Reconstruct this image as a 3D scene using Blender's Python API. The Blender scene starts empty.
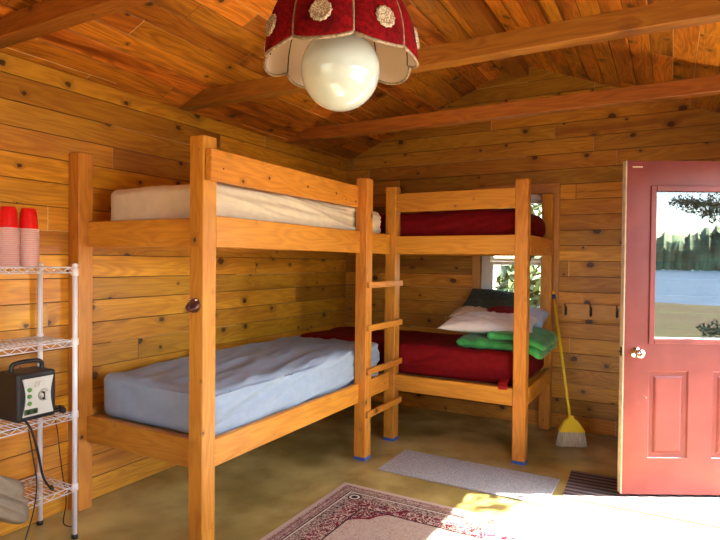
import bpy, bmesh, math, random
from mathutils import Vector, Matrix, noise
sin, cos, PI = math.sin, math.cos, math.pi
random.seed(7)
scene = bpy.context.scene
col = scene.collection

# ------------------------------------------------------------------ camera
yaw, pitch, roll = math.radians(29.021), math.radians(-.904), math.radians(.568)
R0 = Vector((cos(yaw), sin(yaw), 0))
F0 = Vector((-sin(yaw)*cos(pitch), cos(yaw)*cos(pitch), sin(pitch)))
U0 = R0.cross(F0)
Rr = R0*cos(roll) + U0*sin(roll)
Uu = U0*cos(roll) - R0*sin(roll)
cam_data = bpy.data.cameras.new('camera')
cam_data.sensor_width = 36
cam_data.lens = 557.144/720*36
cam_data.clip_start = .02
cam_data.clip_end = 2000
cam = bpy.data.objects.new('camera', cam_data)
M3 = Matrix((Rr, Uu, -F0)).transposed()
cam.matrix_world = Matrix.Translation((0, 0, 1.422)) @ M3.to_4x4()
col.objects.link(cam)
scene.camera = cam

# ------------------------------------------------------------------ light
SUN_AZ, SUN_EL = math.radians(26.7), math.radians(46)
world = bpy.data.worlds.new('sky')
scene.world = world
world.use_nodes = True
wn = world.node_tree
wn.nodes.clear()
wo = wn.nodes.new('ShaderNodeOutputWorld')
wb = wn.nodes.new('ShaderNodeBackground')
ws = wn.nodes.new('ShaderNodeTexSky')
ws.sky_type = 'NISHITA'
ws.sun_disc = False
ws.sun_elevation = SUN_EL
ws.sun_rotation = math.radians(90) - SUN_AZ
ws.dust_density = 1.5
wb.inputs['Strength'].default_value = 1.6
wn.links.new(ws.outputs[0], wb.inputs[0])
wn.links.new(wb.outputs[0], wo.inputs[0])

sun_d = bpy.data.lights.new('sun', 'SUN')
sun_d.energy = 120
sun_d.angle = math.radians(.55)
sun_d.color = (1, .96, .88)
sun = bpy.data.objects.new('sun', sun_d)
sun_dir = Vector((-cos(SUN_EL)*cos(SUN_AZ), -cos(SUN_EL)*sin(SUN_AZ), -sin(SUN_EL)))
sun.rotation_euler = sun_dir.to_track_quat('-Z', 'Y').to_euler()
sun.location = (6, 6, 8)
col.objects.link(sun)

def area(name, loc, direction, sx, sy, power, color=(1, 1, 1)):
    d = bpy.data.lights.new(name, 'AREA')
    d.shape = 'RECTANGLE'; d.size = sx; d.size_y = sy
    d.energy = power; d.color = color
    o = bpy.data.objects.new(name, d)
    o.location = loc
    o.rotation_euler = Vector(direction).to_track_quat('-Z', 'Y').to_euler()
    col.objects.link(o)
    return o
# added fill lamps at the two camera-side windows, boosting the daylight
area('window_fill_near', (-1.2, -1.28, 1.5), (0, 1, 0), 1.5, 1.0, 3, (1, .97, .93))
area('window_fill_right', (.68, 1.15, 1.45), (-1, 0, 0), 1.0, 1.5, 50, (1, .97, .93))

vs = scene.view_settings
vs.view_transform = 'Standard'
vs.look = 'None'
vs.exposure = 0.06
vs.gamma = 1
vs.use_curve_mapping = False
scene.cycles.max_bounces = 10
scene.cycles.diffuse_bounces = 6
scene.cycles.sample_clamp_indirect = 8

# ------------------------------------------------------------------ materials
class NT:
    def __init__(s, name):
        s.m = bpy.data.materials.new(name); s.m.use_nodes = True
        s.t = s.m.node_tree; s.t.nodes.clear()
        s.out = s.n('ShaderNodeOutputMaterial')
    def n(s, typ, **kw):
        x = s.t.nodes.new(typ)
        for k, v in kw.items(): setattr(x, k, v)
        return x
    def set(s, sock, v):
        if isinstance(v, bpy.types.NodeSocket): s.t.links.new(v, sock)
        elif v is not None:
            if isinstance(v, (tuple, list)) and len(v) == 3 and sock.type == 'RGBA': v = (*v, 1)
            sock.default_value = v
    def math(s, op, a, b=None, c=None):
        x = s.n('ShaderNodeMath', operation=op)
        for i, v in enumerate((a, b, c)):
            if v is not None: s.set(x.inputs[i], v)
        return x.outputs[0]
    def comb(s, a, b, c):
        x = s.n('ShaderNodeCombineXYZ')
        for i, v in enumerate((a, b, c)): s.set(x.inputs[i], v)
        return x.outputs[0]
    def sep(s, v):
        x = s.n('ShaderNodeSeparateXYZ'); s.set(x.inputs[0], v); return x.outputs
    def obj(s): return s.n('ShaderNodeTexCoord').outputs['Object']
    def noise(s, vec, scale, detail=2, rough=.5, dist=0):
        x = s.n('ShaderNodeTexNoise')
        s.set(x.inputs['Vector'], vec); s.set(x.inputs['Scale'], scale)
        s.set(x.inputs['Detail'], detail); s.set(x.inputs['Roughness'], rough); s.set(x.inputs['Distortion'], dist)
        return x.outputs['Fac']
    def white(s, vec, dim='3D'):
        x = s.n('ShaderNodeTexWhiteNoise', noise_dimensions=dim)
        s.set(x.inputs['Vector'], vec); return x.outputs['Value']
    def voro(s, vec, scale, dim='2D', feature='F1', rnd=1):
        x = s.n('ShaderNodeTexVoronoi', voronoi_dimensions=dim, feature=feature)
        s.set(x.inputs['Vector'], vec); s.set(x.inputs['Scale'], scale); s.set(x.inputs['Randomness'], rnd)
        return x.outputs
    def mr(s, v, a, b, c=0, d=1, smooth=True):
        x = s.n('ShaderNodeMapRange')
        if smooth: x.interpolation_type = 'SMOOTHSTEP'
        s.set(x.inputs['Value'], v)
        for k, q in zip(('From Min', 'From Max', 'To Min', 'To Max'), (a, b, c, d)): s.set(x.inputs[k], q)
        return x.outputs[0]
    def mix(s, f, a, b, blend='MIX'):
        x = s.n('ShaderNodeMix', data_type='RGBA', blend_type=blend)
        s.set(x.inputs['Factor'], f)
        s.set([i for i in x.inputs if i.name == 'A' and i.type == 'RGBA'][0], a)
        s.set([i for i in x.inputs if i.name == 'B' and i.type == 'RGBA'][0], b)
        return [o for o in x.outputs if o.type == 'RGBA'][0]
    def bump(s, h, strength=.3, dist=.01):
        x = s.n('ShaderNodeBump'); s.set(x.inputs['Strength'], strength); s.set(x.inputs['Distance'], dist)
        s.set(x.inputs['Height'], h); return x.outputs[0]
    def pbsdf(s, color, rough=.5, normal=None, metal=0, spec=.5, sheen=0, trans=0, coat=0, sss=0):
        x = s.n('ShaderNodeBsdfPrincipled')
        s.set(x.inputs['Base Color'], color); s.set(x.inputs['Roughness'], rough); s.set(x.inputs['Metallic'], metal)
        s.set(x.inputs['Specular IOR Level'], spec); s.set(x.inputs['Sheen Weight'], sheen)
        s.set(x.inputs['Transmission Weight'], trans); s.set(x.inputs['Coat Weight'], coat)
        if sss:
            s.set(x.inputs['Subsurface Weight'], sss); s.set(x.inputs['Subsurface Scale'], .02)
        if normal is not None: s.set(x.inputs['Normal'], normal)
        s.t.links.new(x.outputs[0], s.out.inputs[0])
        return x

def simple(name, color, rough=.5, metal=0, var=.0, vscale=20, bump=0, bscale=80, **kw):
    g = NT(name); v = g.obj(); c = color; nrm = None
    if var:
        f = g.noise(v, vscale, 4)
        c = g.mix(g.mr(f, .3, .7), tuple(x*(1-var) for x in color), tuple(min(1, x*(1+var)) for x in color))
    if bump: nrm = g.bump(g.noise(v, bscale, 3), bump, .003)
    g.pbsdf(c, rough, nrm, metal, **kw)
    return g.m

def wood(name, ax, across=None, width=None, light=(.66, .32, .024), mid=(.42, .155, .009), dark=(.06, .016, .006),
         rough=.38, seed=0., knot=.5, k3d=False, jointL=2.3, vary=.6, grain=1.0, kscale=6., deep=1.0, lightgap=.12):
    """ax: grain axis 0/1/2; across: axis used for splitting into boards of `width` (pattern inside one mesh)."""
    g = NT(name); P = g.obj(); X = g.sep(P)
    a = X[ax]; oth = [i for i in range(3) if i != ax]
    b = X[oth[0]]; c = X[oth[1]]
    if across is not None:
        b = X[across]; c = X[[i for i in oth if i != across][0]]
        idx = g.math('FLOOR', g.math('DIVIDE', b, width))
        r1 = g.white(g.comb(idx, seed+.5, 3.1))
        sg = g.math('ADD', g.math('DIVIDE', a, jointL), g.math('MULTIPLY', r1, 9.7))
        seg = g.math('FLOOR', sg)
        r2 = g.white(g.comb(idx, seg, seed+7.3))
        off = g.math('MULTIPLY', r2, 31.)
    else:
        r2 = g.n('ShaderNodeObjectInfo').outputs['Random']
        off = g.math('ADD', g.math('MULTIPLY', r2, 17.), seed)
    ao = g.math('ADD', a, off)
    # knots
    if k3d: kv = g.comb(g.math('MULTIPLY', ao, .8), b, c)
    else: kv = g.comb(g.math('MULTIPLY', ao, .8), g.math('ADD', b, g.math('MULTIPLY', off, 3.)), 0.)
    vo = g.voro(kv, kscale, '3D' if k3d else '2D')
    kd = vo['Distance']
    kcol = g.sep(vo['Color'])
    gate = g.math('LESS_THAN', kcol[0], knot)
    kr = g.math('MULTIPLY', g.math('ADD', g.math('MULTIPLY', kcol[1], kcol[1]), .30), .088 if not k3d else .10)
    kn0 = g.noise(kv, 75, 3, .6)
    kdn = g.math('ADD', kd, g.math('MULTIPLY', g.math('SUBTRACT', kn0, .5), .10))
    core = g.math('MULTIPLY', g.mr(kdn, kr, g.math('MULTIPLY', kr, 1.5), 1, 0), gate)
    halo = g.math('MULTIPLY', g.mr(kd, kr, g.math('MULTIPLY', kr, 4.5), 1, 0), gate)
    # grain flow, bent around knots
    bb = g.math('ADD', b, g.math('MULTIPLY', halo, .03))
    n1 = g.noise(g.comb(g.math('MULTIPLY', ao, 1.3), g.math('MULTIPLY', bb, 9.), g.math('MULTIPLY', c, 9.)), 1., 2, .45, .35)
    rings = g.math('MULTIPLY', g.math('ADD', g.math('SINE', g.math('MULTIPLY', n1, 62.)), 1.), .5)
    n2 = g.noise(g.comb(g.math('MULTIPLY', ao, 5.), g.math('MULTIPLY', bb, 130.), g.math('MULTIPLY', c, 130.)), 1., 3, .6)
    n3 = g.noise(g.comb(g.math('MULTIPLY', ao, 1.), g.math('MULTIPLY', b, 4.), g.math('MULTIPLY', c, 4.)), 1.3, 2)
    f = g.math('ADD', g.math('MULTIPLY', rings, .42*grain), g.math('MULTIPLY', g.mr(n2, .35, .7), .30*grain))
    f = g.math('ADD', f, g.math('MULTIPLY', g.mr(n3, .35, .7), .35))
    cc = g.mix(f, light, mid)
    n4 = g.noise(g.comb(g.math('MULTIPLY', ao, .7), g.math('MULTIPLY', bb, 7.), g.math('MULTIPLY', c, 7.)), 1.1, 3, .5, .5)
    cc = g.mix(g.math('MULTIPLY', g.mr(n4, .52, .72), .55*deep), cc, tuple(x*q_ for x, q_ in zip(mid, (.55, .42, .35))))
    # board to board shade
    val = g.math('ADD', 1-vary*.5, g.math('MULTIPLY', r2, vary))
    hsv = g.n('ShaderNodeHueSaturation')
    g.set(hsv.inputs['Value'], val)
    g.set(hsv.inputs['Hue'], g.math('ADD', .493, g.math('MULTIPLY', g.white(g.comb(off, 1., 2.)), .014)))
    g.set(hsv.inputs['Color'], cc)
    cc = hsv.outputs[0]
    cc = g.mix(g.math('MULTIPLY', halo, .45), cc, tuple(x*.45 for x in mid))
    cc = g.mix(g.math('MULTIPLY', core, .93), cc, dark)
    h = g.math('MULTIPLY', n2, .4)
    if across is not None:
        fr = g.math('FRACT', sg)
        jd = g.math('MULTIPLY', g.math('MINIMUM', fr, g.math('SUBTRACT', 1., fr)), jointL)
        j = g.mr(jd, .0015, .0035, 1, 0)
        br = g.math('FRACT', g.math('DIVIDE', b, width))
        gd = g.math('MULTIPLY', g.math('MINIMUM', br, g.math('SUBTRACT', 1., br)), width)
        gr = g.mr(gd, .001, .0035, 1, 0)
        lg = g.math('MULTIPLY', g.math('LESS_THAN', g.white(g.comb(g.math('ROUND', g.math('DIVIDE', b, width)), g.math('FLOOR', g.math('MULTIPLY', a, .9)), 5.5)), lightgap), .9)
        cc = g.mix(g.math('MULTIPLY', gr, .85), cc, g.mix(lg, (.07, .02, .006), (.72, .46, .20)))
        jr = g.math('GREATER_THAN', g.white(g.comb(idx, seg, 1.7)), .5)
        jc = g.mix(jr, (.12, .04, .012), (.75, .5, .25))
        cc = g.mix(g.math('MULTIPLY', j, .8), cc, jc)
    nrm = g.bump(h, .12, .002)
    g.pbsdf(cc, g.mr(n2, .3, .7, rough-.06, rough+.1), nrm, spec=.45)
    return g.m

PW = .131
M = {}
M['wall_y'] = wood('knotty pine wall boards along depth', 1, 2, PW, seed=1., kscale=5.0, knot=.55)
M['wall_x'] = wood('knotty pine wall boards across', 0, 2, PW, seed=2., kscale=5.0, knot=.55, light=(.60, .29, .030), mid=(.38, .14, .012))
CW = PW*cos(math.atan(.408))
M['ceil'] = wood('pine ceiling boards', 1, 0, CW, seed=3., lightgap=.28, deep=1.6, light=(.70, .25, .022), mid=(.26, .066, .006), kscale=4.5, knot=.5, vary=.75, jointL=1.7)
LUM = dict(deep=.4, light=(.66, .29, .034), mid=(.46, .165, .016), vary=.2, k3d=True, kscale=9., knot=.5)
for i, k in enumerate('xyz'):
    M['lum_'+k] = wood('varnished pine lumber '+k, i, **LUM)
    M['beam_'+k] = wood('varnished spruce beam '+k, i, light=(.38, .14, .018), mid=(.22, .065, .008), vary=.15, k3d=True, kscale=7., knot=.35)
    M['trim_'+k] = wood('pine trim '+k, i, light=(.56, .27, .07), mid=(.46, .19, .04), vary=.2, k3d=True, kscale=7., knot=.3)
M['ply'] = wood('plywood deck', 0, light=(.45, .26, .11), mid=(.34, .17, .06), vary=.1, knot=.1)
M['white_metal'] = simple('white powder coated wire', (.80, .79, .80), .35)
M['white_vinyl'] = simple('white vinyl', (.78, .80, .80), .4)
M['black_plastic'] = simple('black plastic', (.012, .012, .013), .42, bump=.1)
M['cable'] = simple('black cable', (.012, .012, .014), .5)
M['face_plate'] = simple('pale grey face plate', (.62, .64, .58), .35)
M['green_plastic'] = simple('green plastic', (.10, .30, .07), .35)
M['dark_green_plastic'] = simple('dark green plastic', (.03, .10, .03), .35)
M['chrome'] = simple('chrome', (.75, .74, .72), .18, 1)
M['bright_steel'] = simple('steel', (.6, .6, .58), .3, 1)
M['iron'] = simple('black iron', (.02, .018, .018), .4, .6)
M['opener'] = simple('dark brown metal', (.13, .045, .035), .35, .5)
M['blue_tape'] = simple('blue painter tape', (.03, .10, .42), .6)
M['red_cup'] = simple('red plastic cup', (.75, .006, .008), .3)
M['pink_rim'] = simple('milky cup rim', (.72, .46, .43), .45)
M['yellow'] = simple('yellow plastic', (.86, .62, .02), .38)
M['blue_plastic'] = simple('blue plastic grip', (.02, .06, .35), .4)
M['white_sheet'] = simple('cream fitted sheet', (.66, .58, .44), .85, var=.04, bump=.2, bscale=300)
M['blue_sheet'] = simple('pale blue fitted sheet', (.29, .38, .49), .85, var=.04, bump=.2, bscale=300)
M['red_sheet'] = simple('burgundy sheet', (.17, .003, .006), .8, var=.12, bump=.2, bscale=250, spec=.15)
M['white_pillow'] = simple('white pillowcase', (.80, .80, .82), .85, var=.03, bump=.2, bscale=200)
M['beige_pillow'] = simple('beige pillowcase', (.60, .46, .33), .85, var=.05)
M['dark_pillow'] = simple('dark green pillow', (.035, .045, .035), .85, var=.2, bump=.2)
M['green_fleece'] = simple('green sleeping bag', (.03, .30, .07), .7, var=.15, bump=.2, bscale=120, sheen=.2)
M['blue_pillow'] = simple('light blue pillow', (.45, .55, .75), .85)
M['canvas'] = simple('tan canvas', (.27, .22, .15), .9, var=.1, bump=.4, bscale=200)
M['gold'] = simple('gold trim braid', (.24, .16, .09), .6, var=.4, vscale=120, bump=.6, bscale=150)
M['cream_lining'] = simple('cream lampshade lining', (.60, .46, .36), .8)
M['globe'] = simple('milk glass globe', (.50, .53, .47), .08, spec=.8, coat=.5)
M['grey_edge'] = simple('pale door edge', (.52, .42, .32), .6, var=.15)
M['bark'] = simple('bark', (.10, .065, .04), .9, var=.4, bump=.8, bscale=30)
M['leaf_pine'] = simple('pine needles', (.035, .075, .045), .8, var=.4, vscale=4)
M['leaf'] = simple('green leaves', (.06, .10, .03), .6, var=.5, vscale=5)
M['leaf_far'] = simple('far tree foliage', (.17, .24, .12), .85, var=.55, vscale=.12)

def floor_mat():
    g = NT('olive brown sealed concrete'); P = g.obj()
    n1 = g.noise(P, 1.6, 3, .5, .3); n2 = g.noise(P, 4, 3, .5, .1); n3 = g.noise(P, 40, 3)
    c = g.mix(g.mr(n1, .35, .65), (.32, .245, .070), (.58, .47, .165))
    c = g.mix(g.math('MULTIPLY', g.mr(n2, .35, .8), .5), c, (.16, .11, .04))
    c = g.mix(g.math('MULTIPLY', g.mr(n3, .4, .8), .12), c, (.48, .40, .22))
    g.pbsdf(c, .2, spec=.6)
    return g.m
M['floor'] = floor_mat()

def door_mat():
    g = NT('worn red door paint'); P = g.obj()
    n1 = g.noise(P, 5, 4); n2 = g.noise(P, 22, 5, .7, 1.); X = g.sep(P)
    c = g.mix(g.mr(n1, .3, .7), (.155, .024, .019), (.195, .033, .026))
    low = g.mr(X[2], .2, 1.1, 1, 0)
    chips = g.math('MULTIPLY', g.mr(n2, .70, .73), low)
    c = g.mix(chips, c, (.62, .40, .33))
    g.pbsdf(c, .42, g.bump(n1, .05, .003), spec=.4)
    return g.m
M['door'] = door_mat()

def glass_mat(name, refl, tint=(.85, .88, .88)):
    g = NT(name)
    t = g.n('ShaderNodeBsdfTransparent'); g.set(t.inputs[0], tint)
    s = g.n('ShaderNodeBsdfGlossy'); g.set(s.inputs['Color'], (1, 1, 1)); g.set(s.inputs['Roughness'], 0.0)
    lw = g.n('ShaderNodeFresnel'); g.set(lw.inputs[0], 1.5)
    f = g.math('MINIMUM', g.math('ADD', lw.outputs[0], refl), 1.)
    mx = g.n('ShaderNodeMixShader'); g.set(mx.inputs[0], f)
    g.t.links.new(t.outputs[0], mx.inputs[1]); g.t.links.new(s.outputs[0], mx.inputs[2])
    g.t.links.new(mx.outputs[0], g.out.inputs[0])
    return g.m
M['door_glass'] = glass_mat('coated double glazing', .07, (.45, .47, .47))
M['win_glass'] = glass_mat('window glass', .03, (.9, .93, .92))

def velvet():
    g = NT('crimson velvet'); P = g.obj()
    n = g.noise(P, 90, 4, .7); n2 = g.noise(P, 14, 3)
    c = g.mix(g.mr(n, .35, .65), (.10, .001, .002), (.22, .003, .005))
    c = g.mix(g.math('MULTIPLY', g.mr(n2, .5, .7), .5), c, (.03, .0005, .001))
    g.pbsdf(c, .9, g.bump(n, .5, .003), spec=.1)
    return g.m
M['velvet'] = velvet()
def lace():
    g = NT('cream and gold embroidery'); P = g.obj()
    v = g.voro(P, 260, '3D')
    c = g.mix(g.mr(v['Distance'], .25, .6), (.62, .52, .36), (.26, .17, .09))
    g.pbsdf(c, .6, g.bump(v['Distance'], -.8, .003))
    return g.m
M['lace'] = lace()

def rug_mat():
    g = NT('burgundy and beige oriental rug'); X = g.sep(g.obj())
    x, y = X[0], X[1]
    HX, HY = .80, 1.15
    ax = g.math('ABSOLUTE', x); ay = g.math('ABSOLUTE', y)
    dx = g.math('SUBTRACT', HX, ax); dy = g.math('SUBTRACT', HY, ay)
    d = g.math('MINIMUM', dx, dy)
    beige, wine, dk, lt = (.43, .35, .28), (.15, .010, .025), (.035, .022, .028), (.56, .50, .42)
    P = g.comb(x, y, 0.)
    def motif(scale, thr=.5, w=.08, dist=1.6):
        n = g.noise(P, scale, 3, .55, dist)
        return g.math('LESS_THAN', g.math('ABSOLUTE', g.math('SUBTRACT', n, thr)), w*.5)
    def band(a, b):
        return g.math('MULTIPLY', g.math('GREATER_THAN', d, a), g.math('LESS_THAN', d, b))
    # inner field with stepped, scalloped corner
    r1 = g.math('ADD', dx, dy)
    sc = g.math('MULTIPLY', g.math('ABSOLUTE', g.math('SINE', g.math('MULTIPLY', g.math('SUBTRACT', dx, dy), 13.))), .035)
    corner = g.math('LESS_THAN', g.math('ADD', r1, sc), .74)
    cedge = g.math('LESS_THAN', g.math('ABSOLUTE', g.math('SUBTRACT', g.math('ADD', r1, sc), .745)), .010)
    field = g.mix(motif(38, .5, .05), beige, (.30, .17, .15))
    field = g.mix(g.math('MULTIPLY', motif(70, .45, .06), .6), field, lt)
    spand = g.mix(motif(20, .5, .08, 2.2), wine, (.50, .42, .34))
    spand = g.mix(motif(50, .5, .05), spand, dk)
    c = g.mix(corner, field, spand)
    c = g.mix(cedge, c, wine)
    main = g.mix(motif(17, .5, .075, 2.6), wine, (.55, .46, .36))
    main = g.mix(motif(26, .42, .05, 2.), main, dk)
    main = g.mix(g.math('MULTIPLY', g.math('LESS_THAN', d, .175), .75), main, g.mix(motif(24, .5, .10, 2.2), (.42, .34, .27), dk))
    c = g.mix(band(.0, .275), c, main)
    guard = g.mix(motif(60, .5, .10), (.44, .34, .27), (.16, .05, .06))
    c = g.mix(band(.268, .278), c, dk)
    c = g.mix(band(.03, .095), c, guard)
    c = g.mix(band(.095, .103), c, dk)
    c = g.mix(band(.103, .112), c, lt)
    c = g.mix(band(.045, .049), c, dk); c = g.mix(band(.078, .082), c, dk)
    c = g.mix(g.math('LESS_THAN', d, .03), c, (.46, .36, .29))
    # corner rosette in the border
    ccx = g.math('SUBTRACT', dx, .165); ccy = g.math('SUBTRACT', dy, .165)
    rr = g.math('SQRT', g.math('ADD', g.math('MULTIPLY', ccx, ccx), g.math('MULTIPLY', ccy, ccy)))
    c = g.mix(g.math('LESS_THAN', rr, .042), c, dk)
    c = g.mix(g.math('LESS_THAN', g.math('ABSOLUTE', g.math('SUBTRACT', rr, .026)), .006), c, lt)
    n = g.noise(P, 400, 2)
    g.pbsdf(c, .95, g.bump(n, .5, .003), spec=.1)
    return g.m
M['rug'] = rug_mat()

def grey_mat():
    g = NT('grey speckled mat'); P = g.obj()
    n = g.noise(P, 180, 4, .7); n2 = g.noise(P, 8, 4)
    c = g.mix(g.mr(n, .4, .62), (.27, .285, .285), (.52, .54, .53))
    c = g.mix(g.math('MULTIPLY', g.mr(n2, .5, .75), .4), c, (.30, .29, .26))
    g.pbsdf(c, .95, g.bump(n, .8, .004), spec=.1); return g.m
M['grey_mat'] = grey_mat()
def stripe_mat():
    g = NT('dark striped mat'); X = g.sep(g.obj()); y = X[1]
    s = g.math('FRACT', g.math('MULTIPLY', y, 1/.055))
    c = g.mix(g.math('LESS_THAN', s, .45), (.075, .058, .058), (.19, .155, .145))
    s2 = g.math('FRACT', g.math('MULTIPLY', y, 1/.11))
    c = g.mix(g.math('LESS_THAN', s2, .12), c, (.26, .21, .19))
    n = g.noise(g.obj(), 300, 2)
    g.pbsdf(c, .95, g.bump(n, .5, .003), spec=.1); return g.m
M['stripe_mat'] = stripe_mat()
def bristle():
    g = NT('broom bristles'); X = g.sep(g.obj())
    n = g.noise(g.comb(g.math('MULTIPLY', X[0], 200.), g.math('MULTIPLY', X[1], 200.), g.math('MULTIPLY', X[2], 6.)), 1, 3)
    c = g.mix(g.mr(n, .3, .7), (.42, .34, .20), (.72, .66, .50))
    g.pbsdf(c, .8, g.bump(n, .8, .005)); return g.m
M['bristle'] = bristle()
def ground():
    g = NT('grassy shore ground'); P = g.obj()
    n = g.noise(P, .6, 6, .7); n2 = g.noise(P, 9, 4, .7)
    c = g.mix(g.mr(n, .4, .62), (.06, .048, .03), (.07, .075, .03))
    c = g.mix(g.mr(n2, .4, .7), c, (.11, .09, .06))
    g.pbsdf(c, .95, g.bump(n2, .6, .05), spec=.1); return g.m
M['ground'] = ground()
def lake():
    g = NT('rippled lake water'); X = g.sep(g.obj())
    n = g.noise(g.comb(X[0], X[1], 0.), .35, 4, .65)  # the sky's reflected blue is put into the water's base colour
    g.pbsdf(g.mix(g.mr(n, .35, .7), (.018, .045, .085), (.035, .07, .12)), .28, g.bump(n, .7, .25), spec=.35); return g.m
M['lake'] = lake()

# ------------------------------------------------------------------ mesh helpers
def bm_new(): return bmesh.new()
def box(bm, x0, x1, y0, y1, z0, z1, bev=0.0, mat=None, seg=1):
    r = bmesh.ops.create_cube(bm, size=1)
    vs_ = r['verts']
    for v in vs_:
        v.co = Vector((x0 + (v.co.x+.5)*(x1-x0), y0 + (v.co.y+.5)*(y1-y0), z0 + (v.co.z+.5)*(z1-z0)))
    if bev:
        es = list({e for v in vs_ for e in v.link_edges})
        rb = bmesh.ops.bevel(bm, geom=es, offset=bev, segments=seg, affect='EDGES', profile=.5)
        vs_ = list({v for f in rb['faces'] for v in f.verts} | {v for v in vs_ if v.is_valid})
    if mat is not None:
        for v in vs_: v.co = mat @ v.co
    return vs_
def tube(bm, pts, r, seg=8, cap=True):
    pts = [Vector(p) for p in pts]
    rings = []; up = None
    for i, p in enumerate(pts):
        t = (pts[min(i+1, len(pts)-1)] - pts[max(i-1, 0)]).normalized()
        if up is None:
            up = Vector((0, 0, 1)) if abs(t.z) < .9 else Vector((1, 0, 0))
        s = t.cross(up).normalized(); up = s.cross(t).normalized()
        rr = r[i] if isinstance(r, (list, tuple)) else r
        rings.append([bm.verts.new(p + (s*cos(2*PI*k/seg) + up*sin(2*PI*k/seg))*rr) for k in range(seg)])
    for a, b in zip(rings, rings[1:]):
        for k in range(seg): bm.faces.new((a[k], a[(k+1) % seg], b[(k+1) % seg], b[k]))
    if cap: bm.faces.new(list(reversed(rings[0]))); bm.faces.new(rings[-1])
    return rings
def lathe(bm, prof, c=(0, 0, 0), seg=24, closed=False, cap0=False, cap1=False):
    c = Vector(c); rings = []
    for r, z in prof:
        rings.append([bm.verts.new(c + Vector((r*cos(2*PI*k/seg), r*sin(2*PI*k/seg), z))) for k in range(seg)])
    rr = rings + ([rings[0]] if closed else [])
    for a, b in zip(rr, rr[1:]):
        for k in range(seg): bm.faces.new((a[k], a[(k+1) % seg], b[(k+1) % seg], b[k]))
    if cap0: bm.faces.new(list(reversed(rings[0])))
    if cap1: bm.faces.new(rings[-1])
def smooth_path(pts, n=6):
    P = [Vector(p) for p in pts]; out = []
    for i in range(len(P)-1):
        p0, p1, p2, p3 = P[max(i-1, 0)], P[i], P[i+1], P[min(i+2, len(P)-1)]
        for k in range(n):
            t = k/n
            out.append(.5*((2*p1) + (p2-p0)*t + (2*p0-5*p1+4*p2-p3)*t*t + (3*p1-p0-3*p2+p3)*t**3))
    out.append(P[-1]); return out
def obj(name, bm, mat, parent=None, smooth=False, local=False, mats=None):
    me = bpy.data.meshes.new(name)
    if parent is not None and not local:
        bmesh.ops.translate(bm, verts=bm.verts, vec=-parent_loc(parent))
    bmesh.ops.recalc_face_normals(bm, faces=bm.faces)
    if smooth:
        for f in bm.faces: f.smooth = True
    bm.to_mesh(me); bm.free()
    for m in (mats or [mat]): me.materials.append(m)
    o = bpy.data.objects.new(name, me); col.objects.link(o)
    if parent is not None: o.parent = parent
    return o
def parent_loc(p):
    v = Vector((0, 0, 0))
    while p is not None: v += p.location; p = p.parent
    return v
def thing(name, label, cat, loc=(0, 0, 0), rotz=0, group=None):
    o = bpy.data.objects.new(name, None); col.objects.link(o)
    o.empty_display_size = .1
    o.location = loc; o.rotation_euler = (0, 0, rotz); o['label'] = label; o['category'] = cat
    if group: o['group'] = group
    return o
def tag(o, label, cat, group=None, kind=None):
    o['label'] = label; o['category'] = cat
    if group: o['group'] = group
    if kind: o['kind'] = kind
    return o
def struct(o, label=None, cat=None):
    o['kind'] = 'structure'
    if label: o['label'] = label
    if cat: o['category'] = cat
    return o
def recenter(o):
    """move a top-level mesh's origin to the middle of its underside"""
    vs_ = [v.co for v in o.data.vertices]
    c = Vector(((min(v.x for v in vs_)+max(v.x for v in vs_))/2, (min(v.y for v in vs_)+max(v.y for v in vs_))/2, min(v.z for v in vs_)))
    for v in o.data.vertices: v.co -= c
    o.location = c
    return o

def boards(bm, P0, A, B, N, lst, g=.004, e=.003):
    P0, A, B, N = map(Vector, (P0, A, B, N))
    for b0, b1, lo0, hi0, lo1, hi1 in lst:     # extent along A at b0 and at b1
        if hi0-lo0 < .002 and hi1-lo1 < .002: continue
        rows = []
        for b, dpt in ((b0, -g), (min(b0+e, b1), 0), (max(b1-e, b0), 0), (b1, -g)):
            t = (b-b0)/max(b1-b0, 1e-6)
            l = lo0+(lo1-lo0)*t; h = hi0+(hi1-hi0)*t
            rows.append((bm.verts.new(P0+A*l+B*b+N*dpt), bm.verts.new(P0+A*h+B*b+N*dpt)))
        for r, s in zip(rows, rows[1:]): bm.faces.new((r[0], r[1], s[1], s[0]))
def rows(z0, z1, w, lohi):
    out = []; k = math.floor(z0/w+1e-6)
    while k*w < z1-1e-4:
        a, b = max(z0, k*w), min(z1, (k+1)*w)
        l0, h0 = lohi(a); l1, h1 = lohi(b)
        out.append((a, b, l0, h0, l1, h1)); k += 1
    return out

# ------------------------------------------------------------------ room shell
XL, XR, YB, YN, ZT = -2.952, .60, 5.014, -1.2, 2.455
XC = (XL+XR)/2; ZP = ZT + .408*(XC-XL); SL = .408
bm = bm_new()
box(bm, XL-.12, XR+.12, YN-.12, YB+.12, -.12, 0)
struct(obj('floor', bm, M['floor']), 'olive brown sealed concrete floor', 'floor')

bm = bm_new()
boards(bm, (XL, 0, 0), (0, 1, 0), (0, 0, 1), (1, 0, 0), rows(0, ZT, PW, lambda z: (YN, YB)))
box(bm, XL-.11, XL-.006, YN-.11, YB+.11, 0, ZT)
struct(obj('wall_left', bm, M['wall_y']), 'knotty pine plank wall behind the bunk bed', 'wall')

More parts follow.
